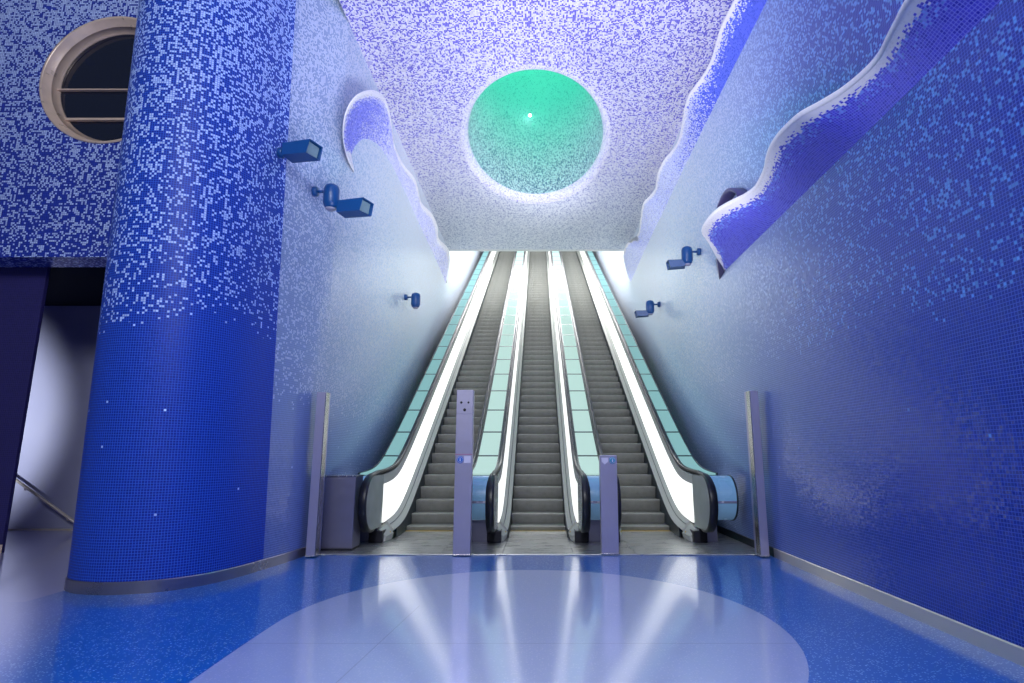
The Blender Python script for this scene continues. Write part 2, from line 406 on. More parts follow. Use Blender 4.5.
# column: rounded end of the left wall
foot = [(-3.375, 9.2), (-3.378, 8.81), (-3.425, 8.34), (-3.505, 7.86), (-3.58, 7.45), (-3.66, 7.16), (-3.78, 6.91), (-3.96, 6.70), (-4.2, 6.56), (-4.5, 6.50),
        (-4.8, 6.54), (-5.06, 6.68), (-5.25, 6.93), (-5.34, 7.3), (-5.36, 8.0), (-5.36, 11.6)]
fp = [(p.x, p.y) for p in catmull([(x, y, 0) for x, y in foot], 6)]
def lean(x, y, z):
    w = min(1, max(0, (9.2 - y) / 1.5)); w2 = .6 + .4 * min(1, max(0, (x + 5.3) / 1.6))
    return x - .030 * z * w * w2
acc = [0]
for i in range(1, len(fp)): acc.append(acc[-1] + math.dist(fp[i], fp[i - 1]))
zs = [i * .5 for i in range(0, 27)]
ic = min(range(len(fp)), key=lambda i: abs(fp[i][1] - 7.86) + (9 if fp[i][0] < -4 else 0))
b = MB()
rows = [[(lean(x, y, z), y, z) for x, y in fp[:ic + 1]] for z in zs]; uvs = [[(9.2 - a, z) for a in acc[:ic + 1]] for z in zs]
b.grid(rows, uvs)
struct(b.build('wall_left_bend', M['wallL'], recalc=False), 'bend of the left wall towards the column')
b = MB()
rows = [[(lean(x, y, z), y, z) for x, y in fp[ic:]] for z in zs]; uvs = [[(a, z) for a in acc[ic:]] for z in zs]
b.grid(rows, uvs)
struct(b.build('column', M['column'], recalc=False), 'blue mosaic column, the rounded end of the left wall')
def base_strip(name, pts, h_, t_, mat):
    b = MB(); A, B_ = [], []
    for i, (x, y) in enumerate(pts):
        p0 = Vector(pts[max(i - 1, 0)]); p1 = Vector(pts[min(i + 1, len(pts) - 1)]); d = (p1 - p0).normalized(); n = Vector((-d.y, d.x)) * t_
        A.append((x, y)); B_.append((x + n.x, y + n.y))
    rows = [[(x, y, 0) for x, y in B_], [(x, y, h_ - .008) for x, y in B_], [((x + a) / 2, (y + c) / 2, h_) for (x, y), (a, c) in zip(A, B_)], [(x, y, h_) for x, y in A]]
    b.grid(rows, smooth=False)
    return struct(b.build(name, mat))
base_strip('baseboard_column', [q for q in fp if q[1] < 9.1 or q[0] < -5][:80], .125, .016, M['skirtdark'])
base_strip('baseboard_right', [(XW, -9), (XW, 0), (XW, 4), (XW, 8.75)], .125, .016, M['skirtmetal'])
base_strip('baseboard_landing', [(XW, 8.75), (XW, 12.2)], .125, .014, M['darkmetal'])

# lintel wall with the porthole
LY = 8.6; LZ = 4.42; pc = Vector((-6.98, LY, 7.47)); PR = 1.13
b = MB()
rx0, rx1, rz0, rz1 = -14.0, -5.2, LZ, 13.0
n_ = 96; ci, re = [], []
for i in range(n_):
    a = 2 * math.pi * i / n_; dx, dz = math.cos(a), math.sin(a)
    t = min(((rx1 - pc.x) / dx if dx > 1e-9 else (rx0 - pc.x) / dx if dx < -1e-9 else 1e9), ((rz1 - pc.z) / dz if dz > 1e-9 else (rz0 - pc.z) / dz if dz < -1e-9 else 1e9))
    ci.append((pc.x + PR * dx, pc.z + PR * dz)); re.append((pc.x + dx * t, pc.z + dz * t))
C1 = [b.v((x, LY, z)) for x, z in ci]; Q1 = [b.v((x, LY, z)) for x, z in re]; C2 = [b.v((x, LY + .5, z)) for x, z in ci]
for i in range(n_):
    j = (i + 1) % n_
    b.face([C1[i], C1[j], Q1[j], Q1[i]]); b.face([C1[i], C1[j], C2[j], C2[i]])
for cx_, cz_ in ((rx0, rz0), (rx1, rz0), (rx0, rz1), (rx1, rz1)):
    i = min(range(n_), key=lambda q: abs(re[q][0] - cx_) if abs(re[q][1] - cz_) < 1e-6 else 99)
    k_ = min(range(n_), key=lambda q: abs(re[q][1] - cz_) if abs(re[q][0] - cx_) < 1e-6 else 99)
    b.face([Q1[i], Q1[k_], b.v((cx_, LY, cz_))])
vs = [b.v(p) for p in ((rx0, LY, LZ), (rx1, LY, LZ), (rx1, LY + .5, LZ), (rx0, LY + .5, LZ))]
b.face(vs)
struct(b.build('wall_lintel', M['lintel']))
wn = bpy.data.objects.new('window_1', None); COL.objects.link(wn); wn.location = pc; struct(wn)
b = MB()
prof = [(PR + .025, -.012), (PR + .02, -.03), (PR - .005, -.03), (PR - .015, -.02), (PR - .065, .09), (PR - .075, .095), (PR - .075, .105), (PR - .07, .11), (PR - .13, .20), (PR - .14, .22), (PR + .02, .24)]
rows = [[(r * math.cos(2 * math.pi * k / 72), y, r * math.sin(2 * math.pi * k / 72)) for k in range(72)] for r, y in prof]
b.grid(rows, closed=True); b.build('porthole_frame', M['brass'], wn)
for zz, hh in ((-.08, .022), (-.62, .04)):
    hw = math.sqrt((PR - .12) ** 2 - zz * zz)
    b = MB(); b.box((-hw, .15, zz - hh / 2), (hw, .21, zz + hh / 2), .004); b.build('window_bar', M['brass'], wn)
b = MB()
gv = [b.v(((PR - .12) * math.cos(2 * math.pi * k / 72), .215, (PR - .12) * math.sin(2 * math.pi * k / 72))) for k in range(72)]
b.face(gv); b.build('glass_pane', M['glassdark'], wn)
# pier left of the opening, stair wall behind it
b = MB(); b.box((-14, 9.1, 0), (-7.96, 9.16, 4.6)); struct(b.build('wall_pier', M['pier']))
b = MB(); b.box((-14, 9.085, 0), (-7.945, 9.1, .12), .004); struct(b.build('baseboard_pier', M['brass']))
b = MB(); b.box((-14, 11.75, 0), (-5.36, 12.0, 9)); struct(b.build('wall_stairwell', M['stairwall']))
b = MB(); b.box((-14, 11.7, 0), (-5.36, 11.75, .03)); struct(b.build('baseboard_stairwell', M['rail']))
# sloping underside of the stair flight that closes the top of the opening
b = MB(); b.prism([(9.15, 4.45), (11.75, 4.45), (11.75, 4.9), (9.15, 4.9)], -14, -5.36); struct(b.build('ceiling_stairwell', M['darkslab']))
hr = thing('stair_handrail', 'thin steel handrail sloping down the grey wall inside the dark left opening', 'handrail', (-9.4, 11.6, 0))
b = MB(); b.tube([(-1.4, 0, 1.40), (-.7, 0, .96), (.75, 0, .05)], .028); b.build('rail', M['rail'], hr)
for xx, zz in ((-.5, .83), (.4, .27)):
    b = MB(); b.tube([(xx, 0, zz), (xx, .02, zz - .07), (xx, .15, zz - .08)], .012, 8); b.build('bracket', M['rail'], hr)

# ------------------------------------------------------------------ wave cornices (ruled between a wall curve and a free wavy edge)
def wave(name, label, wallc, free, mat, thick=.07, nv=14):
    def resample(P, n):
        L = [0]
        for i in range(1, len(P)): L.append(L[-1] + (P[i] - P[i - 1]).length)
        out = []; k = 0
        for i in range(n):
            s_ = L[-1] * i / (n - 1)
            while k < len(L) - 2 and L[k + 1] < s_: k += 1
            t = (s_ - L[k]) / max(1e-9, L[k + 1] - L[k]); out.append(P[k].lerp(P[k + 1], t))
        return out
    n = 160
    Wc, Fr = resample(catmull(wallc, 8), n), resample(catmull(free, 8), n)
    u = [0]
    for i in range(1, n): u.append(u[-1] + (Wc[i] - Wc[i - 1]).length)
    root = thing(name, label, 'cornice', tuple(Wc[n // 2]))
    o0 = Wc[n // 2]
    b = MB(); rows, uvs = [], []
    for i in range(n):
        d = (Wc[i] - Fr[i]).length; r, q = [], []
        for j in range(nv + 1):
            t = j / nv
            p = Fr[i].lerp(Wc[i], t); p.z += .05 * math.sin(math.pi * t) * min(1, d)   # shallow hollow underside
            r.append(p - o0); q.append((u[i], d * t))
        rows.append(r); uvs.append(q)
    b.grid(rows, uvs); und = b.build('underside', mat, root, recalc=False)
    if sum(p.normal.z for p in und.data.polygons) > 0: und.data.flip_normals()
    # rounded white lip along the free edge plus the top skin
    b = MB(); rows = []
    for i in range(n):
        inw = (Fr[i] - Wc[i]); inw.z = 0; inw = inw.normalized() if inw.length > 1e-4 else Vector((1, 0, 0)) * (1 if Wc[i].x < 0 else -1)
        up = Vector((0, 0, 1)); base = Fr[i] - o0; r = []
        for k in range(7):
            a = -math.pi / 2 + math.pi * k / 6
            r.append(base + up * (thick / 2) + inw * (math.cos(a) * thick * .4) + up * (math.sin(a) * thick / 2))
        r.append(Wc[i] - o0 + up * thick)
        rows.append(r)
    b.grid(rows); b.build('lip', M['rim'], root)
    return root
wy = 4.69
lowfree = [(3.37, 10.12, 4.69), (3.25, 9.98, 4.79), (3.10, 9.80, 4.93), (2.95, 9.62, 5.06), (2.83, 9.49, 5.15), (2.78, 9.05, 5.15), (2.81, 8.65, 5.15), (2.92, 8.34, 5.15), (3.06, 8.08, 5.15), (3.12, 7.82, 5.15), (3.09, 7.51, 5.15), (3.04, 7.22, 5.15), (2.96, 6.95, 5.15), (2.9, 6.65, 5.15), (2.89, 6.35, 5.15), (2.95, 5.99, 5.15), (3.07, 5.78, 5.15), (3.18, 5.56, 5.15), (3.24, 5.34, 5.15), (3.27, 5.12, 5.15), (3.26, 4.93, 5.15), (3.21, 4.72, 5.15), (3.17, 4.53, 5.15), (3.12, 4.3, 5.15), (3.1, 4.0, 5.15), (3.12, 3.2, 5.15), (3.2, 2.4, 5.15), (3.1, 1.4, 5.15), (3.05, .5, 5.15), (3.15, -.6, 5.15), (3.1, -2, 5.15)]
low = wave('wave_cornice', 'large blue wave shaped cornice low on the right wall with a curled white tip', [(XW, 10.13, wy)] + [(XW, 10.1 - i * 1.1, wy) for i in range(12)], lowfree, M['rib_low'], .08)
b = MB(); o0 = low.location
q_ = [(3.17, 9.9, 4.83), (3.36, 10.12, 4.67), (3.372, 10.45, 4.62), (3.372, 10.6, 5.05)]
A_ = [b.v(Vector(p) - o0) for p in q_]; B_ = [b.v(Vector(p) - o0 + Vector((0, .03, .03))) for p in q_]
b.face(A_); b.face(B_[::-1])
for i in range(4): b.face([A_[i], B_[i], B_[(i + 1) % 4], A_[(i + 1) % 4]])
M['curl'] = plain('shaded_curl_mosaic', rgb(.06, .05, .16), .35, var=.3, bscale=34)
b.build('tip_return', M['curl'], low)
hiR = [(3.1, 5.5, 8.45), (3.2, 6.6, 8.45), (3.13, 8.03, 8.45), (3.1, 8.7, 8.45), (3.17, 9.46, 8.45), (3.14, 9.98, 8.45), (3.04, 10.52, 8.45), (3.05, 10.93, 8.45), (3.12, 11.41, 8.45), (3.22, 12.22, 8.45), (3.19, 12.76, 8.45), (3.09, 13.25, 8.45), (3.08, 13.93, 8.45), (3.19, 14.8, 8.45), (3.12, 15.31, 8.45), (3.03, 15.78, 8.45), (3.15, 16.88, 8.45), (3.28, 18.1, 8.45), (3.16, 18.68, 8.45), (3.04, 19.17, 8.45), (3.08, 20.1, 8.42), (3.2, 20.6, 8.25), (3.32, 20.85, 7.95), (3.365, 20.6, 7.6)]
up = wave('wave_cornice', 'slim blue and white wave cornice high along the right edge of the ceiling', [(XW, 5.5, 8.0), (XW, 9, 8.0), (XW, 12, 7.95), (XW, 15, 7.85), (XW, 18, 7.75), (XW, 20.4, 7.58)], hiR, M['rib_right'], .08)
loL_w = [(-XW, 9.95, 6.50), (-XW, 9.75, 6.70), (-XW, 9.91, 7.0), (-XW, 10.34, 7.40), (-XW, 10.97, 7.72), (-XW, 11.71, 7.92), (-XW, 13.27, 8.0), (-XW, 16.0, 7.85), (-XW, 19.0, 7.72), (-XW, 20.6, 7.55)]
loL_f = [(-3.36, 9.90, 6.49), (-3.31, 9.35, 6.48), (-3.24, 8.90, 6.60), (-3.15, 8.70, 6.85), (-3.05, 8.75, 7.15), (-2.98, 9.02, 7.45), (-2.95, 9.45, 7.76), (-2.97, 10.0, 8.06), (-3.0, 10.45, 8.22), (-3.03, 10.85, 8.25), (-3.12, 11.39, 8.25), (-3.22, 11.9, 8.25), (-3.27, 12.54, 8.25), (-3.25, 13.17, 8.25), (-3.14, 13.8, 8.25), (-3.18, 14.5, 8.25), (-3.25, 15.33, 8.25), (-3.1, 16.1, 8.25), (-3.11, 17.03, 8.25), (-3.24, 18.06, 8.25), (-3.09, 18.91, 8.25), (-3.16, 19.85, 8.25), (-3.28, 20.5, 8.05), (-3.36, 20.6, 7.57)]
lf = wave('wave_cornice', 'curled white wave cornice with a rounded hook end high on the left wall', loL_w, loL_f, M['rib_left'], .08)
# the small dark curl standing on the wall behind the tip of the low wave
b = MB()
arc = [(9.95, 5.62), (9.75, 5.76), (9.4, 5.86), (9.05, 5.78), (8.75, 5.55), (8.6, 5.2), (8.6, 4.95)]
ap = catmull([(0, y, z) for y, z in arc], 6)
rows = [[(XW, p.y, p.z), (XW - .18, p.y, p.z), (XW - .20, p.y, p.z - .03), (XW - .18, p.y, p.z - .07), (XW, p.y, p.z - .07)] for p in ap]
b.grid(rows, closed=True)
b.bm.verts.ensure_lookup_table()
for v_ in b.bm.verts: v_.co.x -= .006
tag(b.build('wave_curl', M['curl']), 'small dark arched curl on the right wall behind the tip of the large wave', 'curl')

# ------------------------------------------------------------------ steles
def stele(name, label, x, y, w, d, h, tall=None, wall=0):
    t = thing(name, label, 'post', (x, y, .0135))
    b = MB(); b.box((-w / 2, 0, 0), (w / 2, d, h), .006); b.build('post_body', M['stele'], t)
    b = MB(); b.box((-w / 2 - .008, -.01, 0), (w / 2 + .008, d + .005, .012), .002); b.build('base_flange', M['steel'], t)
    if tall == 'intercom':
        p = (lambda: None)
        b = MB(); b.box((-w / 2 + .004, -.008, h - .36), (w / 2 - .004, .002, h - .008), .003); pn = b.build('intercom_panel', M['stele_top'], t)
        for (px, pz, rx) in ((-.052, -.19, .018), (.055, -.19, .016), (0, -.30, .022)):
            b = MB(); b.lathe([(.001, 0), (rx, 0), (rx, .005), (rx * .7, .006), (.001, .006)], 16, Matrix.Translation((px, -.008, h + pz)) @ Matrix.Rotation(math.pi / 2, 4, 'X'))
            b.build('button', M['dark'], pn)
        b = MB(); b.box((-w / 2 - .002, -.004, 1.415), (w / 2 + .002, .0, 1.432)); b.build('red_strip', M['red'], t)
        st = [(-.05, 1.345, 'stickblue', 'disc'), (.055, 1.350, 'stickwhite', 'square')]
    elif tall == 'signs':
        st = [(-.055, h - .075, 'stickwhite', 'shield'), (.06, h - .075, 'stickcyan', 'disc')]
    else: st = []
    for px, pz, mt, kind in st:
        b = MB()
        if kind == 'disc':
            b.lathe([(.001, 0), (.052, 0), (.052, .003), (.001, .003)], 28, Matrix.Translation((px, -.0005, pz)) @ Matrix.Rotation(math.pi / 2, 4, 'X'))
            o = b.build('pictogram_sticker', M[mt], t)
            b = MB()   # white ring and standing-figure stroke
            rows = [[(px + r * math.cos(2 * math.pi * k / 28), -.0045, pz + r * math.sin(2 * math.pi * k / 28)) for k in range(28)] for r in (.038, .043)]
            b.grid(rows, closed=True)
            b.box((px - .008, -.0055, pz - .022), (px + .008, -.0040, pz + .008)); b.box((px - .006, -.0055, pz + .013), (px + .006, -.0040, pz + .025))
            b.build('figure_mark', M['stickwhite'], o)
        elif kind == 'square':
            b.box((px - .05, -.004, pz - .05), (px + .05, .0, pz + .05)); b.build('notice_sticker', M[mt], t)
        else:
            A = [(px - .05, pz + .04), (px + .05, pz + .04), (px + .045, pz - .02), (px, pz - .06), (px - .045, pz - .02)]
            a = [b.v((x_, -.004, z_)) for x_, z_ in A]; c = [b.v((x_, .0, z_)) for x_, z_ in A]
            b.face(a); b.face(c[::-1])
            for i in range(5): b.face([a[i], c[i], c[(i + 1) % 5], a[(i + 1) % 5]])
            b.build('notice_sticker', M[mt], t)
    if wall:
        b = MB(); xx = wall * (w / 2 + .004)
        b.box((min(-xx, -xx - wall * .0), -.012, .02), (-xx + .012, d * .6, h - .004), .003); b.build('bright_edge', M['steel'], t)
    return t
stele('metal_post', 'tall grey metal post with an intercom standing before the left escalator', -1.10, 8.82, .25, .16, 2.38, 'intercom')
stele('metal_post', 'short grey metal post with two stickers standing before the right escalator', 1.05, 8.90, .25, .16, 1.41, 'signs')
stele('metal_post', 'tall shiny steel post against the left wall beside the grey cabinet', -3.235, 8.72, .13, .22, 2.34, wall=-1)
stele('metal_post', 'tall shiny steel post against the right wall at the end of the skirting', 3.22, 8.72, .13, .22, 2.36, wall=1)

# ------------------------------------------------------------------ escalators
Y0, RB = 11.3, .60
def B(y): q = y - Y0; return T30 * (q + math.sqrt(q * q + RB * RB)) / 2 - T30 * .008
YE = 37.0
def path(a, e=YE):
    ys = []; y = a
    while y < 13.2: ys.append(y); y += .12
    while y < e: ys.append(y); y += 1.2
    ys.append(e); return [(y, B(y)) for y in ys]
ZH, RN, YN = 1.145, .465, 9.69          # handrail height, newel radius and centre
NSTEP = 63
def step_mesh():
    b = MB(); hw = .508
    pr_ = [(0, 0), (0.405, 0), (.405, -.03), (.03, -.03)]
    out = [(.405, -.02), (.405, .0), (.012, .0), (.003, -.003), (0, -.012), (.004, -.05), (.012, -.10), (.026, -.16), (.048, -.235), (.10, -.235)]
    b.prism([(y, z) for y, z in out], -hw, hw)
    me = b.build('step', M['step'])
    return me
def circle_path(a0, a1, n, r=RN, yc=YN, zc=None):
    zc = ZH - RN if zc is None else zc
    return [(yc + r * math.cos(a0 + (a1 - a0) * i / n), zc + r * math.sin(a0 + (a1 - a0) * i / n)) for i in range(n + 1)]
def make_escalator(label):
    t = thing('escalator', label, 'escalator', (0, 0, 0), 0, 'escalators side by side')
    st0 = step_mesh(); st0.parent = t
    for i in range(NSTEP):
        y = 11.40 + .4 * i; z = max(0.006, (y - Y0 + .06) * T30 - .02)
        if i == 0: z = .115
        o = st0 if i == 0 else st0.copy()
        if i: COL.objects.link(o); o.parent = t
        o.location = (0, y, z)
    b = MB(); b.box((-.515, 8.93, 0), (.515, 11.02, .014), .003); b.build('landing_plate', M['plate'], t)
    b = MB(); b.prism([(11.02, 0), (11.02, .016), (11.30, .034), (11.38, .03), (11.38, 0)], -.515, .515); cp = b.build('comb_plate', M['plate'], t)
    b = MB()
    for k in range(41):
        xx = -.50 + k * .025; b.box((xx - .006, 11.30, .028), (xx + .006, 11.42, .040))
    b.build('comb', M['comb'], cp)
    for s in (-1, 1):
        # skirt and decking
        b = MB(); b.sweep([(s * .515, -.42), (s * .515, .115), (s * .530, .125), (s * .530, -.42)], path(10.65), closed=True); b.build('skirt_panel', M['darkmetal'], t)
        b = MB(); prof = [(s * .517, .118), (s * .545, .150), (s * .655, .275), (s * .700, .275), (s * .700, .09), (s * .545, .09)]
        b.sweep(prof, path(10.45), closed=True); dk = b.build('inner_decking', M['deckmetal'], t)
        b = MB(); b.sweep([(s * .588, .204), (s * .594, .211), (s * .590, .216), (s * .584, .209)], path(10.45), closed=True); b.build('trim_line', M['darkmetal'], dk)
        b = MB()   # sloping nose of the decking
        n0 = [(x, 10.45, z) for x, z in prof]; n1 = [(s * .575, 10.14, .10), (s * .60, 10.12, .13), (s * .655, 10.06, .215), (s * .70, 10.06, .215), (s * .70, 10.08, .02), (s * .58, 10.12, .02)]
        n0[5] = (s * .545, 10.45, 0.02); n0[4] = (s * .70, 10.45, .02)
        V = b.grid([n0, n1], closed=True, smooth=False); b.face(V[0]); b.face(V[1][::-1]); ns = b.build('decking_nose', M['deckmetal'], t)
        b = MB()
        b.lathe([(.001, 0), (.014, 0), (.014, .012), (.001, .014)], 14, Matrix.Translation((s * .55, 10.32, .15)) @ Matrix.Rotation(-s * math.pi / 2.6, 4, 'Y')); b.build('button', M['comb'], ns)
        # dark plinth under the newel
        b = MB(); b.box((min(s * .605, s * .83), 10.02, .014), (max(s * .605, s * .83), 10.42, .20), .01); b.box((min(s * .70, s * .83), 10.02, .014), (max(s * .70, s * .83), 11.25, .27), .01); b.build('plinth', M['dark'], t)
        # lit balustrade: from the incline down to the newel
        b = MB(); pf = [(s * .655, .27), (s * .683, .90), (s * .710, .90), (s * .700, .27)]
        b.sweep(pf, path(10.22), closed=True); b.build('balustrade_panel', M['white_lit'], t)
        # grey D-shaped end panel
        b = MB(); r_ = RN - .045; poly = [(YN + r_ * math.cos(a), ZH - RN + r_ * math.sin(a)) for a in [math.pi / 2 + i * math.pi / 24 for i in range(25)]]
        poly += [(10.22, .25), (10.22, ZH - .045)]
        b.prism(poly, s * .672, s * .706, .004); b.build('newel_panel', M['endglass'], t)
        # grey rail below the handrail
        b = MB(); b.sweep([(s * .683, .89), (s * .690, 1.06), (s * .735, 1.06), (s * .735, .89)], path(10.22), closed=True); b.build('upper_rail', M['deckmetal'], t)
        # black handrail with its return round the newel
        hp = [(x, z) for x, z in ((.676, 0), (.672, .018), (.682, .040), (.712, .048), (.742, .040), (.752, .018), (.748, 0))]
        b = MB(); rows = []
        cen = []
        for i in range(23): 
            a = math.radians(292 - (292 - 90) * i / 22); cen.append((YN + RN * math.cos(a), ZH - RN + RN * math.sin(a), math.cos(a), math.sin(a)))
        for (y, z) in path(10.0): 
            dz = (B(y + .01) - B(y - .01)) / .02; L = math.hypot(1, dz); cen.append((y, z + ZH, -dz / L, 1 / L))
        for ci_, (y, z, ny, nz) in enumerate(cen):
            g = .055 * max(0, min(1, (24 - ci_) / 8))
            rows.append([(s * (x + (g if x > .712 else 0)), y + ny * (h_ - .048), z + nz * (h_ - .048)) for x, h_ in hp])
        V = b.grid(rows, closed=True); b.face(V[0][::-1]); b.face(V[-1]); b.build('handrail', M['black'], t)
    return t
SP = 1.95
e0 = make_escalator('middle escalator of the three, between the two lit glass decks')
dup_tree(e0, (-SP, 0, 0), 'left escalator of the three, behind the tall intercom post')
dup_tree(e0, (SP, 0, 0), 'right escalator of the three, behind the short post with stickers')

# lit glass decks between and beside the escalators
def make_deck(label, wdt, mat, side=0, cab=False):
    t = thing('glass_deck', label, 'deck', (0, 0, 0), 0, 'lit glass decks beside the escalators')
    hw = wdt / 2; zt = 1.085; xa = -hw - (.20 if side < 0 else 0); xb = hw + (.20 if side > 0 else 0)
    for s in (-1, 1):
        b = MB(); b.sweep([(s * hw, zt - .10), (s * hw, zt + .012), (s * (hw - .025), zt + .012), (s * (hw - .025), zt - .10)], path(10.12), closed=True); b.build('frame_rail', M['darkmetal'], t)
    b = MB(); b.sweep([(-hw + .02, zt - .10), (hw - .02, zt - .10), (hw - .02, zt - .06), (-hw + .02, zt - .06)], path(10.12), closed=True); b.build('deck_bed', M['darkmetal'], t)
    y = 11.72
    edges = [10.14] + [y - .55 + 0 * k for k in range(1)] if False else [10.14, 11.70]
    while edges[-1] < YE - 1: edges.append(edges[-1] + .957)
    for a, c in zip(edges[:-1], edges[1:]):
        pts = [(yy, B(yy)) for yy in ([a + .022 + (c - a - .044) * i / (8 if a < 11.6 else 1) for i in range((8 if a < 11.6 else 1) + 1)])]
        b = MB(); b.sweep([(-hw + .026, zt - .03), (hw - .026, zt - .03), (hw - .026, zt), (-hw + .026, zt)], pts, closed=True); b.build('glass_panel', mat, t)
    b = MB(); dz_ = .032 * T30
    b.sweep([(-hw + .025, -.03), (hw - .025, -.03), (hw - .025, .005), (-hw + .025, .005)], [(-.016, -dz_ / 2), (.016, dz_ / 2)], closed=True)
    j0 = b.build('joint_strip', M['darkmetal'], t)
    for i, c in enumerate(edges[1:-1]):
        jo = j0 if i == 0 else j0.copy()
        if i: COL.objects.link(jo); jo.parent = t
        jo.location = (0, c, B(c) + zt)
    # drum end
    R = .36; yc, zc = 10.12, zt - R
    def arc(r, a0, a1, n=18): return [(yc + r * math.cos(math.radians(a0 + (a1 - a0) * i / n)), zc + r * math.sin(math.radians(a0 + (a1 - a0) * i / n))) for i in range(n + 1)]
    for a0, a1, nm in ((90, 186, 'drum_panel'), (189, 268, 'drum_panel')):
        b = MB(); o_, i_ = arc(R, a0, a1), arc(R - .03, a0, a1)
        b.prism(o_ + i_[::-1], xa + .026, xb - .026, smooth=False); b.build(nm, M['drum'], t)
    b = MB(); b.prism(arc(R + .006, 184.5, 190.5, 4) + arc(R - .03, 184.5, 190.5, 4)[::-1], xa + .02, xb - .02); sm = b.build('seam_strip', M['stele'], t)
    b = MB()
    for k in (-1, 0, 1): b.box((k * .11 - .018, yc - R - .012, zc - .055), (k * .11 + .018, yc - R - .004, zc - .030))
    b.build('sensor_mark', M['stickwhite'], sm)
    for s in (-1, 1):
        b = MB(); b.prism(arc(R + .012, 80, 280, 30), xa if s < 0 else xb - .025, xa + .025 if s < 0 else xb); b.build('drum_rim', M['darkmetal'], t)
    b = MB(); b.box((-hw * .62, 10.12, .014), (hw * .62, 11.2, zc - R + .03), .006); b.build('pedestal', M['cabinet'], t)
    if side:
        b = MB(); xx = side * hw
        b.sweep([(xx, -.55), (xx, zt - .1), (xx - side * .02, zt - .1), (xx - side * .02, -.55)], path(11.0), closed=True); b.build('side_cladding', M['darkmetal'], t)
    return t
mid_c = SP / 2; mid_w = SP - 2 * .757
dk0 = make_deck('lit pale green glass deck between the left and middle escalators', mid_w, M['lit_panel']); dk0.location = (-mid_c, 0, 0)
dup_tree(dk0, (mid_c, 0, 0), 'lit pale green glass deck between the middle and right escalators')
ow = .33
dR = make_deck('narrow teal glass deck along the outer side of the right escalator', ow, M['side_panel'], side=1); dR.location = (SP + .757 + ow / 2, 0, 0)
dL = make_deck('narrow teal glass deck along the outer side of the left escalator', ow, M['side_panel'], side=-1); dL.location = (-SP - .757 - ow / 2, 0, 0)
# steel floor strips between and beside the landing plates
fp_t = thing('threshold_plate', 'wide dull steel threshold plates on the floor before the escalators', 'floor plate', (0, 8.93, 0))
for a, c in ((-SP + .52, -.52), (.52, SP - .52), (SP + .52, XW - .02), (-XW + .02, -SP - .52)):
    b = MB(); b.box((a, 0, 0), (c, 2.6, .013), .003); b.build('plate', M['plate'], fp_t)
b = MB(); b.box((-XW + .02, -.03, 0), (XW - .02, -.003, .016), .003); b.build('edge_bar', M['plate'], fp_t)
# grey cabinet
cb = thing('metal_cabinet', 'plain grey metal cabinet beside the left escalator below the wall', 'cabinet', (-3.04, 9.22, .0135))
b = MB(); b.box((-.24, .012, .03), (.24, .40, 1.09), .008); b.build('body', M['cabinet'], cb)
b = MB(); b.box((-.215, 0, .05), (.235, .014, 1.06), .004); b.build('door', M['cabinet'], cb)
b = MB(); b.box((-.255, -.005, 1.085), (.255, .41, 1.105), .004); b.build('lid', M['steel'], cb)
b = MB(); b.box((-.235, .02, 0), (.235, .39, .035)); b.build('plinth', M['dark'], cb)

# ------------------------------------------------------------------ wall spotlights
def spotlight(label, x, y, z, s, drum=True, box=True, boxoff=(0, 0, 0), yaw=0.0, size=1.0):
    """s = direction into the hall (+1 from the left wall)"""
    t = thing('wall_spotlight', label, 'spotlight', (x, y, z), 0, 'blue wall spotlights')
    b = MB(); b.lathe([(.001, 0), (.075, 0), (.075, .06), (.06, .07), (.001, .07)], 24, Matrix.Rotation(s * math.pi / 2, 4, 'Y')); b.build('wall_mount', M['lampblue'], t)
    b = MB(); b.tube([(s * .06, 0, 0), (s * .12, 0, 0), (s * .20, 0, 0)], .022); b.build('arm', M['lampblue'], t)
    if drum:
        b = MB(); b.lathe([(.001, -.20), (.07, -.20), (.095, -.17), (.115, -.12), (.115, .10), (.10, .15), (.06, .175), (.001, .178)], 30, Matrix.Translation((s * .28, 0, -.07))); dr = b.build('housing', M['lampblue'], t)
        b = MB(); b.lathe([(.001, -.225), (.055, -.225), (.08, -.20), (.001, -.195)], 26, Matrix.Translation((s * .28, 0, -.07))); b.build('base_cap', M['lampgrey'], dr)
    if box:
        L, D, Hh = .44 * size, .25 * size, .18 * size
        m = Matrix.Translation((s * (.34 if drum else .12) + boxoff[0], boxoff[1], (-.20 if drum else .0) + boxoff[2])) @ Matrix.Rotation(math.radians(yaw), 4, 'Z')
        # snoot: four walls open at the hall end, skewed mouth
        b = MB(); r0 = [(0, -D / 2, -Hh / 2), (0, D / 2, -Hh / 2), (0, D / 2, Hh / 2), (0, -D / 2, Hh / 2)]
        r1 = [(s * (L - .06), -D / 2, -Hh / 2 - .01), (s * (L + .0), D / 2, -Hh / 2 - .01), (s * (L + .03), D / 2, Hh / 2 + .01), (s * (L - .01), -D / 2, Hh / 2 + .01)]
        q0 = [tuple(c * .9 if i else c - s * .01 for i, c in enumerate(p)) for p in r1]; q1 = [tuple(c * .9 if i else c - s * .05 for i, c in enumerate(p)) for p in r1]
        V = b.grid([r0, r1, q0], closed=True, smooth=False); b.face(V[0][::-1])
        bmesh.ops.transform(b.bm, matrix=m, verts=b.bm.verts[:]); bx = b.build('snoot', M['lampblue'], t)
        b = MB(); b.face([b.v(p) for p in q1]); 
        bmesh.ops.transform(b.bm, matrix=m, verts=b.bm.verts[:]); b.build('lens', M['lampglass'], bx)
    return t
spotlight('blue box spotlight without a round body on the left wall beside the column', -3.66, 7.62, 5.62, 1, drum=False, yaw=-12)
spotlight('blue spotlight with round body and box snoot on the left wall', -XW, 8.2, 5.31, 1, boxoff=(.06, .1, -.04), yaw=-12)
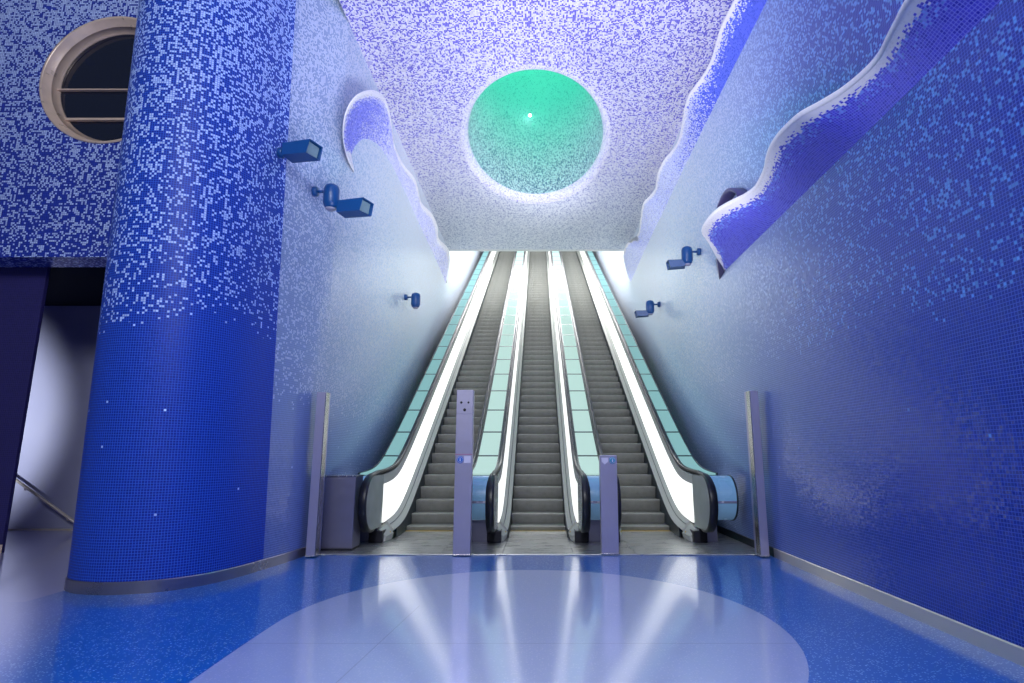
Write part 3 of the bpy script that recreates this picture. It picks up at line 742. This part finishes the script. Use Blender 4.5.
spotlight('small blue round spotlight far up the left wall without a box snoot', -XW, 14.35, 5.34, 1, box=False)
spotlight('blue spotlight on the right wall just below the tip of the large wave', XW, 11.6, 5.57, -1, boxoff=(.02, .05, -.05), yaw=-10, size=.8)
spotlight('blue spotlight on the right wall farther up beside the escalator', XW, 15.7, 5.50, -1, boxoff=(.02, .05, -.05), yaw=-10, size=.8)
# small lamp inside the crater
b = MB(); b.lathe([(.001, -.045), (.025, -.037), (.042, -.015), (.045, .01), (.035, .03), (.015, .045), (.001, .047)], 20)
M['bulb'] = plain('lamp_glow', rgb(.9, 1, .95), .3, emit=rgb(.8, 1, .95), estr=12)
lp = thing('crater_lamp', 'tiny bright lamp glowing inside the green ceiling crater', 'lamp', (-.24, 16.15, 11.53))
bo = b.build('bulb', M['bulb'], lp)
b = MB(); b.tube([(0, .01, .04), (0, .10, .16), (0, .30, .2)], .012, 8); b.build('rod', M['steel'], lp)

# ------------------------------------------------------------------ light
def area(name, loc, target, size, sy, power, col):
    l = bpy.data.lights.new(name, 'AREA'); l.shape = 'RECTANGLE'; l.size = size; l.size_y = sy; l.energy = power; l.color = col
    o = bpy.data.objects.new(name, l); COL.objects.link(o); o.location = loc
    o.rotation_euler = (Vector(target) - Vector(loc)).to_track_quat('-Z', 'Y').to_euler(); return o
def spot(name, loc, target, power, col, ang=90, blend=.8, rad=.1):
    l = bpy.data.lights.new(name, 'SPOT'); l.energy = power; l.color = col; l.spot_size = math.radians(ang); l.spot_blend = blend; l.shadow_soft_size = rad
    o = bpy.data.objects.new(name, l); COL.objects.link(o); o.location = loc
    o.rotation_euler = (Vector(target) - Vector(loc)).to_track_quat('-Z', 'Y').to_euler(); return o
def point(name, loc, power, col, rad=.1):
    l = bpy.data.lights.new(name, 'POINT'); l.energy = power; l.color = col; l.shadow_soft_size = rad
    o = bpy.data.objects.new(name, l); COL.objects.link(o); o.location = loc; return o
WHT = (1, .98, .95)
area('shaft_lamp', (0, 24.5, 15.0), (0, 19, 4), 4, 3, 1000, WHT)
area('shaft_lamp', (0, 30.5, 15.6), (0, 12, 3), 4.5, 2, 750, WHT)
area('shaft_lamp', (0, 21.8, 13.8), (0, 29, 9.5), 5, 2, 380, WHT)
area('shaft_lamp', (0, 33, 21.5), (0, 29, 9), 4, 4, 420, WHT)
LIL = (.97, .95, 1.0)
for (x, y, z, s) in ((-2.3, 8.2, 5.5, 1), (-2.5, 14.35, 5.6, 1), (2.4, 11.6, 5.7, -1), (2.5, 15.7, 5.7, -1)):
    near = s > 0 and y < 10
    spot('spotlight_beam', (x, y, z), (s * 2.6, y + 1, 9), 130 if near else 420, (.80, .62, 1) if near else LIL, 100, 1, .12)
spot('ceiling_fill', (-.6, 5.0, 3.2), (-.3, 9.5, 9), 1050, LIL, 104, 1, 1.0)  # unseen fill hung mid-hall, added to brighten the ceiling
spot('ceiling_fill', (.8, 6.0, 3.2), (.5, 12, 9), 1050, LIL, 104, 1, 1.0)
point('crater_lamp_light', (-.06, 13.3, 13.6), 115, (.0, 1, .52), .2)
area('hall_lamp', (-1, -3, 8.6), (-1, 6, 3), 6, 3, 1250, (.93, .96, 1))
spot('stair_fill', (-11.9, 9.5, 2.1), (-11.9, 11.75, 2.1), 620, (.85, .9, 1), 104, .35, .05)  # added unseen behind the pier; its cone edge stands for the stair shadow

w = bpy.data.worlds.new('world'); scene.world = w; w.use_nodes = True
w.node_tree.nodes['Background'].inputs[0].default_value = (.5, .6, .9, 1); w.node_tree.nodes['Background'].inputs[1].default_value = .14
vs_ = scene.view_settings; vs_.view_transform = 'Standard'; vs_.look = 'None'; vs_.gamma = 1; vs_.use_curve_mapping = False; vs_.exposure = 0
scene.cycles.use_denoising = True
scene.cycles.max_bounces = 8; scene.cycles.sample_clamp_indirect = 6
